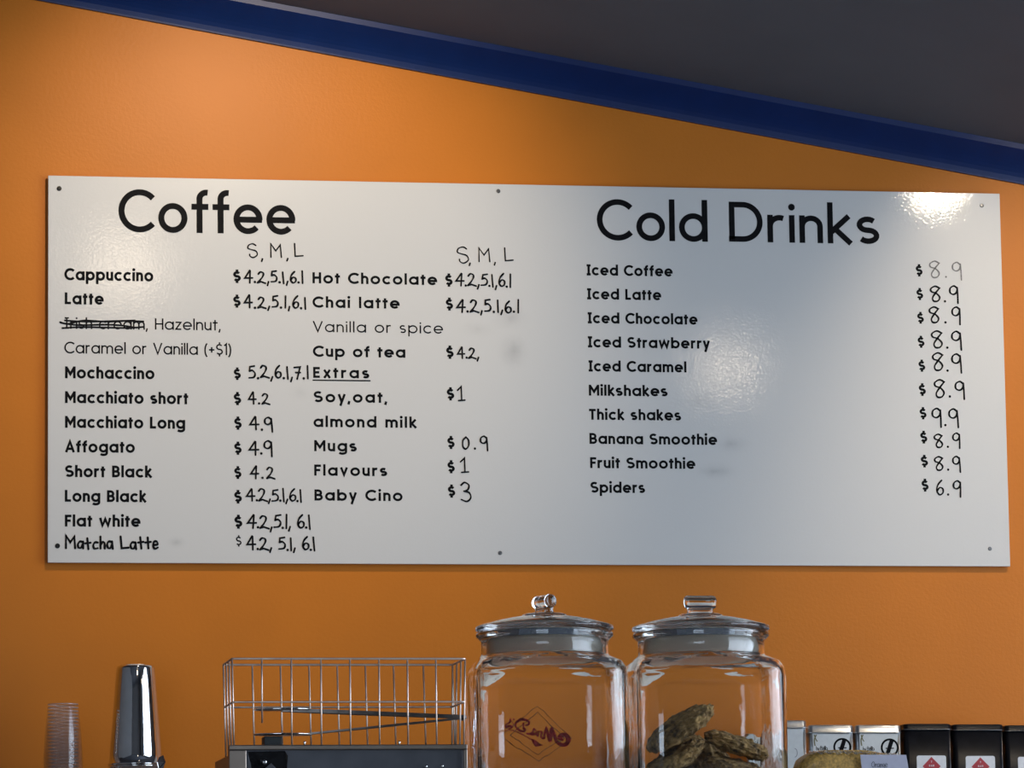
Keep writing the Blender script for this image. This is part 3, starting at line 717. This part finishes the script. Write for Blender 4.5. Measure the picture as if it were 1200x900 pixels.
for i, (p, lean, tip, r_, lb) in enumerate(COOKIES):
    o = tag(obj('oat_cookie', cookie_bm(r_, .0235, 20 + i), M['cookie'], None, True), lb, 'cookie', 'oat cookies in the glass jar')
    o.matrix_world = jm @ Matrix.Translation(Vector(p) / 1000) @ Matrix.Rotation(R(-lean), 4, 'Y') @ Matrix.Rotation(R(tip), 4, 'X') @ Matrix.Rotation(R(i * 47), 4, 'Z')

# ------------------------------------------------------------------ steel box with a sunk front panel
yF = -2.14
pL, pR = at(268.5, 873, yF), at(548, 872.5, yF)
bx = thing('steel_box', 'low stainless steel box with a sunk panel, under the wire basket', 'box', (0, 0, ZC))
zt_ = pL.z - ZC; x0, x1 = pL.x, pR.x; yb_ = yF + .16
def fr(px): return at(px, 885, yF).x
bm = bmesh.new()
xi0, xi1, zi = fr(289), fr(543.5), at(400, 878.5, yF).z - ZC
add_box(bm, x0, x1, yF, yF + .012, zi, zt_, .0012)            # top rail of the front frame
add_box(bm, x0, xi0, yF, yF + .012, 0.012, zi, .0012)         # left rail
add_box(bm, xi1, x1, yF, yF + .012, 0.012, zi, .0012)         # right rail
add_box(bm, x0, x1, yF, yF + .012, 0.0, 0.012, .0012)
add_box(bm, x0, x1, yF + .012, yb_, 0.0, zt_ - .012, .001)
obj('housing', bm, M['steel'], bx)
bm = bmesh.new(); add_box(bm, xi0, xi1, yF + .007, yF + .0115, .012, zi); obj('front_panel', bm, M['panel'], bx)
bm = bmesh.new()                                               # folded shiny plate in the panel's corner
pts = [(290, 881), (334, 880), (337, 886), (336, 905), (326, 903), (318, 894), (305, 905), (296, 905)]
q = [at(a, b, yF + .004) for a, b in pts]
f1 = [bm.verts.new((v.x, yF + .002 + .003 * (k % 2), v.z - ZC)) for k, v in enumerate(q)]; f2 = [bm.verts.new((v.x, yF + .0068, v.z - ZC)) for v in q]
bm.faces.new(f1)
for k in range(len(q)): bm.faces.new((f1[k], f2[k], f2[(k + 1) % len(q)], f1[(k + 1) % len(q)]))
obj('corner_plate', bm, M['blackplate'], bx)
for a, b, r_ in ((310, 893, .0032), (500, 898, .0022), (519, 897.5, .0022)):
    v = at(a, b, yF); t = bmesh.new(); add_lathe(t, [(0, .0035), (r_ * .6, .0033), (r_, .002), (r_, -.002), (0, -.002)], 14)
    bm = bmesh.new(); merge(bm, t, Matrix.Translation((v.x, yF + (.002 if a == 310 else .007), v.z - ZC)) @ Matrix.Rotation(R(90), 4, 'X')); obj('bolt', bm, M['chrome'], bx, True)
for a in (357, 468):
    v = at(a, 872, yF + .006); t = bmesh.new(); add_lathe(t, [(0, .0048), (.0012, .0046), (.0018, .003), (.0010, .0015), (.0016, -.001), (0, -.001)], 12)
    bm = bmesh.new(); merge(bm, t, Matrix.Translation((v.x, yF + .006, zt_))); obj('stud', bm, M['chrome'], bx, True)

# ------------------------------------------------------------------ wire basket
bk = thing('wire_basket', 'coppery wire basket of thin upright rods standing on the steel box', 'basket', (0, 0, ZC))
ya, yz = -2.112, -2.012                                        # front and back of the basket
zdeck = zt_ - .012
def L(px, py, y):
    v = at(px, py, y); return Vector((v.x, y, v.z - ZC))
zr = L(400, 772, ya).z; zm = L(400, 822.5, ya).z
xa0, xa1 = L(272, 772, ya).x, L(545.2, 772, ya).x
WR = .00105
def hoop(z, inset, r, name):
    bm = bmesh.new(); c = .004
    xx0, xx1, y0, y1 = xa0 + inset, xa1 - inset, ya + inset * .6, yz - inset * .6
    pts = []
    for (cx, cy, a0) in ((xx1 - c, y1 - c, 0), (xx0 + c, y1 - c, 90), (xx0 + c, y0 + c, 180), (xx1 - c, y0 + c, 270)):
        for k in range(5): t_ = R(a0 + 90 * k / 4); pts.append((cx + c * math.cos(t_), cy + c * math.sin(t_), z))
    add_tube(bm, pts, r, 8, True); return obj(name, bm, M['wire'], bk, True)
zbot = zdeck + .0015
hoop(zr, 0, .0014, 'rim'); hoop(zm, .0010, .0012, 'middle_hoop'); hoop(zbot, .0026, .0012, 'base_hoop')
def upright(x, y, dx, dy, zlow=None):
    bm = bmesh.new(); z0 = zbot if zlow is None else zlow
    f_ = (zr - z0) / (zr - zbot)
    add_tube(bm, [(x, y, zr + .0004), (x + dx * f_ * .5, y + dy * f_ * .5, (zr + z0) / 2), (x + dx * f_, y + dy * f_, z0)], WR, 8)
    obj('upright_rod', bm, M['wire'], bk, True)
mid = (xa0 + xa1) / 2
for px in (306.7, 341.3, 376, 410, 444, 477.3, 510.7):
    x = L(px, 772, ya).x
    upright(x, ya, 0.0004, .0024, L(px, 847, ya).z if px == 306.7 else None)
for px in (295.5, 328.5, 362, 395, 428, 461, 496, 530):
    x = L(px, 780, yz).x
    upright(x, yz, .0022, -.0024)
for s, x in ((1, xa0), (-1, xa1)):
    for k in range(4):
        y = ya + .0015 + (yz - ya - .003) * k / 3
        upright(x, y, s * .0026, .0024 * (1 - 2 * k / 3))
for k in range(7):                                             # rods of the basket's floor
    y = ya + .012 + (yz - ya - .024) * k / 6
    bm = bmesh.new(); add_tube(bm, [(xa0 + .004, y, zbot), (xa1 - .004, y, zbot)], WR, 6); obj('floor_rod', bm, M['wire'], bk, True)

# ------------------------------------------------------------------ flat-ended tongs lying in the basket, on a small dark block
yt_ = -2.062
def T_(px, py, y=yt_): return at(px, py, y)
bl = bmesh.new(); a, b = T_(308, 863.5), T_(329, 863.5); zb0 = ZC + zbot + .0012
add_box(bl, a.x, b.x, yt_ - .014, yt_ + .014, zb0, a.z, .0012)
tag(obj('dark_block', bl, mat('dark_plastic_block', (0.03, 0.035, 0.035), 0.5, noise=(60, .2))), 'small dark grey block under the round end of the tongs in the basket', 'block')
tg = thing('cookie_tongs', 'long dark steel tongs with round flat ends lying in the wire basket', 'tongs', (0, 0, 0))
def plate(px0, px1, py, name):
    a, b = T_(px0, py), T_(px1, py + .4); c = (a + b) / 2; ra = (b - a).length / 2
    bm = bmesh.new(); t = bmesh.new()
    add_lathe(t, [(0, -.0008), (ra * .9, -.0008), (ra * .97, -.0002), (ra, .0010), (ra * .97, .0016), (ra * .9, .0004), (0, .0004)], 32)
    merge(bm, t, Matrix.Translation(c) @ Matrix.Diagonal((1, .62, 1, 1)))
    obj(name, bm, M['chrome'], tg, True)
def arm(p0, p1, hw, th, name):
    bm = bmesh.new(); n = 10
    secs = []
    for k in range(n + 1):
        f_ = k / n; c = p0.lerp(p1, f_)
        w_ = hw * (.7 + .6 * math.sin(PI * min(1, f_ * 1.1)))
        secs.append([bm.verts.new(c + Vector((0, sy * w_, sz * th))) for sy, sz in ((-1, -1), (1, -1), (1, 1), (-1, 1))])
    for a, b in zip(secs, secs[1:]):
        for k in range(4): bm.faces.new((a[k], a[(k + 1) % 4], b[(k + 1) % 4], b[k]))
    bm.faces.new(secs[0][::-1]); bm.faces.new(secs[-1]); obj(name, bm, M['tong'], tg)
plate(297, 366, 832.0, 'end_plate'); plate(297, 367, 861.2, 'end_plate')
arm(T_(330, 832), T_(542.5, 840.2), .009, .0022, 'arm'); arm(T_(352, 861), T_(542.5, 841.6), .009, .0011, 'arm')
bm = bmesh.new(); c = T_(542.5, 841); t = bmesh.new(); add_lathe(t, [(0, -.011), (.003, -.011), (.0034, -.009), (.0034, .009), (.003, .011), (0, .011)], 16)
merge(bm, t, Matrix.Translation(c) @ Matrix.Rotation(R(90), 4, 'X')); obj('hinge', bm, M['tong'], tg, True)

# ------------------------------------------------------------------ steel shakers, one upside down in the mouth of the other
ys = -0.24
def tin_prof(rb, rt, h, th=.0012):
    o_ = [(0, 0), (rb * .80, 0), (rb * .84, .0012), (rb * .90, .0016), (rb * .97, .0022), (rb, .006), (rb + (rt - rb) * .11, h * .11), (rb + (rt - rb) * .115, h * .112)]
    o_ += [(rb + (rt - rb) * f_, h * f_) for f_ in (.3, .5, .7, .9)] + [(rt - .0004, h - .004), (rt + .0012, h - .003), (rt + .0016, h - .0012), (rt + .0008, h)]
    i_ = [(max(0, r - th - .0006), z) for r, z in ((rt, h), (rt, h - .004), (rb + (rt - rb) * .5, h * .5), (rb, .008))] + [(0, .004)]
    return o_ + i_
p_top = at(161, 779.5, ys)
pm = at(159, 897, ys)
h_up = p_top.z - pm.z
mpp = (at(161, 780, ys) - at(160, 780, ys)).length
lo = bmesh.new(); h_lo = pm.z - ZS - .0004
add_lathe(lo, tin_prof(.033, .0455, h_lo), 64)
tag(obj('shaker_tin', lo, M['chrome'], None, True, (pm.x + .001, ys, ZS)), 'lower upright steel shaker tin with its rim around the upturned one', 'shaker', 'steel shaker tins')
up = bmesh.new(); add_lathe(up, tin_prof(22.3 * mpp, 31.5 * mpp, h_up), 64)
o = tag(obj('shaker_tin', up, M['chrome'], None, True), 'tall steel shaker tin standing upside down beside the plastic cups', 'shaker', 'steel shaker tins')
o.matrix_world = Matrix.Translation((pm.x, ys, pm.z)) @ Matrix.Translation((0, 0, h_up)) @ Matrix.Rotation(R(180), 4, 'X')
# bent strainer lip standing up at the mouth of the lower tin
bm = bmesh.new()
tilt = [(184, 893), (187, 887), (192, 884.5), (194.5, 887), (194, 893), (191, 901), (186, 902)]
q = [at(a, b, ys - .046) for a, b in tilt]
f1 = [bm.verts.new((v.x, ys - .046 + (.010 if v.z > q[0].z else 0), v.z)) for v in q]; f2 = [bm.verts.new((v.co.x + .0005, v.co.y + .0015, v.co.z)) for v in f1]
bm.faces.new(f1); bm.faces.new(f2[::-1])
for k in range(len(q)): bm.faces.new((f1[k], f2[k], f2[(k + 1) % len(q)], f1[(k + 1) % len(q)]))
lip = obj('pouring_lip', bm, M['chrome'], None)
lip.parent = [o_ for o_ in col.objects if o_.name == 'shaker_tin'][0]; lip.matrix_parent_inverse = Matrix.Translation((-pm.x - .001, -ys, -ZS))

# ------------------------------------------------------------------ nested clear plastic cups, upside down
yc = -0.24
pt = at(74, 824.5, yc)
hc, pitch = .092, .0054
n_c = int((pt.z - hc - ZS) / pitch) + 1
pitch = (pt.z - hc - ZS) / (n_c - 1)
cb = bmesh.new()
add_lathe(cb, [(.0335, .0), (.0345, .0008), (.0340, .0022), (.0325, .003), (.0300, .045), (.0262, .082), (.0258, .0835), (.0262, .085), (.0252, .0905), (.0240, .092), (.019, .0915), (.018, .090), (0, .090)], 40)
rb_ = bmesh.new(); add_lathe(rb_, [(.0238, .0897), (.0251, .0894), (.0254, .0903), (.0250, .0914), (.0240, .0912), (.0238, .0897)], 40)
cup = obj('plastic_cup', cb, M['plastic'], None, True, (pt.x, yc, ZS))
ring = obj('base_ring', rb_, M['plasticrim'], None, True)   # handed to the upper cups below
tag(cup, 'clear plastic cup inside the upturned stack left of the steel shaker', 'cup', 'upturned stack of clear plastic cups')
for k in range(1, n_c):
    c2 = cup.copy(); col.objects.link(c2)
    if k == n_c - 1: ring.parent = c2
    else: r2 = ring.copy(); col.objects.link(r2); r2.parent = c2
    c2.location = (pt.x + random.uniform(-.0003, .0003), yc, ZS + k * pitch)
    if k == n_c - 1: c2['label'] = 'topmost clear plastic cup of the upturned stack left of the shaker'

# ------------------------------------------------------------------ tins on the back bench
def tin(px0, px1, pyt, lid_h, y, rz, label, style, group, name='square_tin'):
    a, b = at(px0, pyt, y), at(px1, pyt, y)
    wd = (b.x - a.x) / 2; top = at((px0 + px1) / 2, pyt, y).z - ZS
    ps = (at(601, 850, y) - at(600, 850, y)).length
    lh = lid_h * ps
    dp = wd * 1.1
    t = thing(name, label, 'tin', ((a.x + b.x) / 2, y + dp, ZS), rz, group)
    white = style != 'black'
    bm = bmesh.new()
    w1, d1 = wd - .0012, dp - .0012
    add_loft(bm, [rrect(w1 - .001, d1 - .001, .008, 0), rrect(w1, d1, .008, .002), rrect(w1, d1, .008, top - lh + .002)])
    obj('body', bm, M['tinmetal'] if white else M['tinblack'], t, True)
    bm = bmesh.new()
    add_loft(bm, [rrect(wd + .0006, dp + .0006, .008, top - lh), rrect(wd + .0006, dp + .0006, .008, top - lh + .0014), rrect(wd, dp, .008, top - lh + .0018), rrect(wd, dp, .008, top - .003), rrect(wd - .0012, dp - .0012, .008, top - .0008), rrect(wd - .004, dp - .004, .008, top)])
    lid = obj('lid', bm, M['tinmetal'] if white else M['tinblack'], t, True)
    bm = bmesh.new(); sr = .0010 if white else .0007     # added pale rod painting the light caught on the near right corner
    add_tube(bm, [(w1 - .0023, -d1 + .0023, .003), (w1 - .0023, -d1 + .0023, top - lh)], sr + .0003, 8)
    obj('corner_glint', bm, M['tinglint'] if white else M['tinblackedge'], t, True)
    if not white:
        bm = bmesh.new(); add_tube(bm, [v + Vector((0, 0, 0)) for v in rrect(wd + .0006, dp + .0006, .008, top - lh + .0004, 5)], .0009, 6, True)
        obj('rim_bead', bm, M['tinblackedge'], lid, True)
    return t, wd, dp, top, lh, ps
def front_put(dp, off): return lambda x, z: Vector((x, -dp - off, z))
def box_face(bm, x0, x1, z0, z1, put, r=.002):
    vs = []
    for (cx, cz, a0) in ((x1 - r, z1 - r, 0), (x0 + r, z1 - r, 90), (x0 + r, z0 + r, 180), (x1 - r, z0 + r, 270)):
        for k in range(5): vs.append(bm.verts.new(put(cx + r * math.cos(R(a0 + 22.5 * k)), cz + r * math.sin(R(a0 + 22.5 * k)))))
    bm.faces.new(vs)
RZT = R(-2)
WHITE = [(900, 946.5, 844.0, 9.0, -.235, 'silver lidded tin half hidden behind the jar of cookies'),
         (948.4, 1001.6, 849.3, 9.5, -.215, 'silver lidded tin with a black ring, between the jar and a similar tin'),
         (1003.2, 1057.4, 849.3, 9.5, -.215, 'silver lidded tin with a black ring, beside the black tins')]
for i, (a, b, py, lh_, y, lb) in enumerate(WHITE):
    t, wd, dp, top, lh, ps = tin(a, b, py, lh_, y, RZT, lb, 'white', 'silver lidded tins on the back bench')
    pu = front_put(dp - .0012, .0004)
    bm = bmesh.new(); box_face(bm, -wd + .0075, wd - .0075, .02, top - lh - .002, pu, .001); obj('paper_label', bm, M['tinwhite'], t)
    pu = front_put(dp - .0012, .0007)
    if i:
        cx, cz = .47 * wd, top - (26.2 if i == 1 else 26.8) * ps
        bm = bmesh.new(); rg = 9.6 * ps
        add_strip(bm, arc(cx, cz, rg, rg, 0, 360, 40), 2.3 * ps, pu)
        add_strip(bm, [(cx + 2.6 * ps, cz + 8.4 * ps), (cx - 3.2 * ps, cz - 8.2 * ps)], 4.8 * ps, pu)
        add_strip(bm, [(cx - 5.0 * ps, cz - .8 * ps), (cx + 5.0 * ps, cz - .8 * ps)], 1.3 * ps, pu)
        o = obj('ring_mark', bm, M['ink'], t); o['label'] = 'black ring with a slanted bar crossed by a thin line'
        bm = bmesh.new(); x = -wd + 9.0 * ps; Hh = 4.6 * ps
        for ch in 'by Bella':
            C, S, D, W = hand(ch)
            for s in C: add_strip(bm, [(v.x, v.y) for v in smooth_path([(x + p[0] * Hh, cz - 3.2 * ps + p[1] * Hh) for p in s], 5)], .5 * ps, pu)
            for s in S: add_strip(bm, [(x + p[0] * Hh, cz - 3.2 * ps + p[1] * Hh) for p in s], .5 * ps, pu)
            x += (W * .82) * Hh
        obj('script', bm, M['ink'], t)
        bm = bmesh.new()
        add_strip(bm, [(v.x, v.y) for v in smooth_path([(-wd + 9.5 * ps, top - lh - 2 * ps), (-wd + 7.0 * ps, top - lh - 8 * ps), (-wd + 7.6 * ps, top - lh - 15 * ps)], 6)], 1.4 * ps, pu)
        add_strip(bm, [(v.x, v.y) for v in smooth_path([(-wd + 7 * ps, top - lh - 2 * ps), (-wd + 8.6 * ps, top - lh - 7 * ps), (-wd + 10.5 * ps, top - lh - 10 * ps)], 6)], 1.2 * ps, pu)
        o = obj('leaf_print', bm, M['olive'], t); o['label'] = 'dark olive sprig'
    else:
        bm = bmesh.new(); add_strip(bm, arc(.35 * wd, top - 38 * ps, 3 * ps, 5 * ps, -90, 90, 14), .6 * ps, pu); obj('loop_print', bm, M['pencil'], t)
BLACK = [(1059.4, 1115.4, 848.0, 7.0, -.215, 'black tin with red diamond label, beside the silver tins'),
         (1116.8, 1176.4, 848.6, 7.2, -.212, 'middle black tin, with a whole red diamond label'),
         (1178, 1236, 849.6, 7.2, -.208, 'black tin at the right edge of the picture, cut off by it')]
for i, (a, b, py, lh_, y, lb) in enumerate(BLACK):
    t, wd, dp, top, lh, ps = tin(a, b, py, lh_, y, 0.0, lb, 'black', 'black tins on the back bench')
    pu = front_put(dp - .0012, .0004); zt2 = top - 37.3 * ps; x0_, x1_ = -wd + 14.4 * ps, -wd + 50.0 * ps
    bm = bmesh.new(); box_face(bm, x0_, x1_, zt2 - 46 * ps, zt2, pu, 2.5 * ps); obj('paper_label', bm, M['label'], t)
    pu = front_put(dp - .0012, .0007); cx = (x0_ + x1_) / 2; cz = zt2 - 12.6 * ps; hd = 11 * ps
    bm = bmesh.new(); bm.faces.new([bm.verts.new(pu(cx + sx * hd, cz + sz * hd)) for sx, sz in ((1, 0), (0, 1), (-1, 0), (0, -1))]); obj('red_diamond', bm, M['red'], t)
    pu = front_put(dp - .0012, .0010); bm = bmesh.new()
    for tx, zz, Hh in (('T', cz + 4.2 * ps, 2.2 * ps), ('BAR', cz - .4 * ps, 2.2 * ps)):
        gl = [hand('r') if False else glyph(ch, .7, .2) if ch != 'R' else ([[(.1, 0), (.1, .9), (.35, .9)] + arc(.35, .7, .2, .2, 90, -90, 8) + [(.1, .5)], [(.3, .5), (.58, 0)]], [], .6) for ch in tx]
        tot = sum(g[2] for g in gl) * Hh + .35 * Hh * (len(gl) - 1); x = cx - tot / 2
        for S, D, W in gl:
            for s in S: add_strip(bm, [(x + p[0] * Hh, zz + p[1] * Hh) for p in s], .2 * Hh, pu)
            x += (W + .35) * Hh
    obj('lettering', bm, M['label'], t)

# ------------------------------------------------------------------ wrapped golden-brown pack with a name card, in front of the tins
yp = -2.06
a, b = at(939, 900, yp), at(1067, 900, yp)
pk = thing('wrapped_pack', 'golden brown crumbly block in clear film with a name card', 'food pack', ((a.x + b.x) / 2, yp + .035, ZC), 0)
hw = (b.x - a.x) / 2; zt3 = at(1000, 878.0, yp).z - ZC; zr3 = at(1060, 886, yp).z - ZC; zl3 = at(947, 884, yp).z - ZC
bm = bmesh.new(); secs = []
for k in range(25):
    f_ = -1 + 2 * k / 24; x = hw * f_
    e_ = (1 - abs(f_) ** 5) ** .5
    zt4 = (zl3 + (zt3 - zl3) * min(1, (f_ + 1) / .35)) if f_ < -.65 else zt3 + (zr3 - zt3) * max(0, (f_ - .1) / .8) ** 1.5
    zt4 = max(.012, zt4 * (.80 + .20 * e_)); dd = .034 * (.55 + .45 * e_)
    secs.append([Vector((x, v.x * 1.0, zt4 / 2 + v.y)) for v in [Vector((q.x, q.y)) for q in rrect(dd, zt4 / 2, .014, 0, 6)]])
add_loft(bm, secs); obj('crumb_block', bm, M['bag'], pk, True)
bm = bmesh.new(); pts = []                                     # crimped film edge along the top
n = 60; va = []; vb = []
for k in range(n + 1):
    f_ = k / n; px = 949 + 108 * f_
    z = at(px, 880.5 + (4.5 if f_ > .95 else 0) + 3.2 * max(0, f_ - .45) / .55 , yp - .002).z - ZC
    x = at(px, 880, yp).x - pk.location.x
    yy = -.037 + .0022 * math.sin(k * 1.9) + .0015 * math.sin(k * 3.3)
    va.append(bm.verts.new((x, yy, z - .0022 - .0015 * math.sin(k * 1.1)))); vb.append(bm.verts.new((x, yy + .006 + .002 * math.sin(k * 2.7), z + .0008 + .0010 * math.sin(k * 2.3))))
for k in range(n): bm.faces.new((va[k], va[k + 1], vb[k + 1], vb[k]))
fl = obj('film_edge', bm, M['film'], pk); sd = fl.modifiers.new('solid', 'SOLIDIFY'); sd.thickness = .0004
bm = bmesh.new(); cardq = [(1007.2, 884.6), (1061, 884.8), (1064.5, 905), (1009.5, 905)]
q = [at(px, py, yp - .001) for px, py in cardq]
cv = [Vector((v.x - pk.location.x, -.0400, v.z - ZC)) for v in q]
f1 = [bm.verts.new(v) for v in cv]; f2 = [bm.verts.new(v + Vector((0, .0006, 0))) for v in cv]
bm.faces.new(f1[::-1]); bm.faces.new(f2)
for k in range(4): bm.faces.new((f1[k], f1[(k + 1) % 4], f2[(k + 1) % 4], f2[k]))
card = obj('name_card', bm, M['card'], pk); card['label'] = 'pale lavender card with grey handwriting'
bm = bmesh.new(); a = at(1020, 899.2, yp); ps = .00108; x = a.x - pk.location.x; Hh = 6.5 * ps
pu = lambda X_, Z_: Vector((X_, -.0404, Z_))
for ch in 'Orange':
    C, S, D, W = hand(ch)
    for s in C: add_strip(bm, [(v.x, v.y) for v in smooth_path([(x + p[0] * Hh, a.z - ZC + p[1] * Hh) for p in s], 5)], .7 * ps, pu, 'round')
    for s in S: add_strip(bm, [(x + p[0] * Hh, a.z - ZC + p[1] * Hh) for p in s], .7 * ps, pu, 'round')
    x += (W + .02) * Hh
obj('handwriting', bm, M['pencil'], card)

# ------------------------------------------------------------------ light paths for clear glass and stacked plastic
c = sc.cycles
c.max_bounces = 16; c.transmission_bounces = 14; c.glossy_bounces = 8; c.diffuse_bounces = 5; c.transparent_max_bounces = 96
c.use_denoising = True
c.caustics_reflective = False; c.caustics_refractive = True; c.blur_glossy = 0.8
c.sample_clamp_indirect = 6.0
for o in sc.objects:                                           # closed shells face outwards
    if o.type == 'MESH' and o.name.split('.')[0] in ('body', 'lid', 'knob', 'crumb_block', 'pouring_lip', 'corner_plate', 'trim_1', 'wall_back', 'ceiling', 'stud', 'shaker_tin', 'arm', 'hinge', 'end_plate', 'screw'):
        b2 = bmesh.new(); b2.from_mesh(o.data); bmesh.ops.recalc_face_normals(b2, faces=b2.faces[:]); b2.to_mesh(o.data); b2.free()
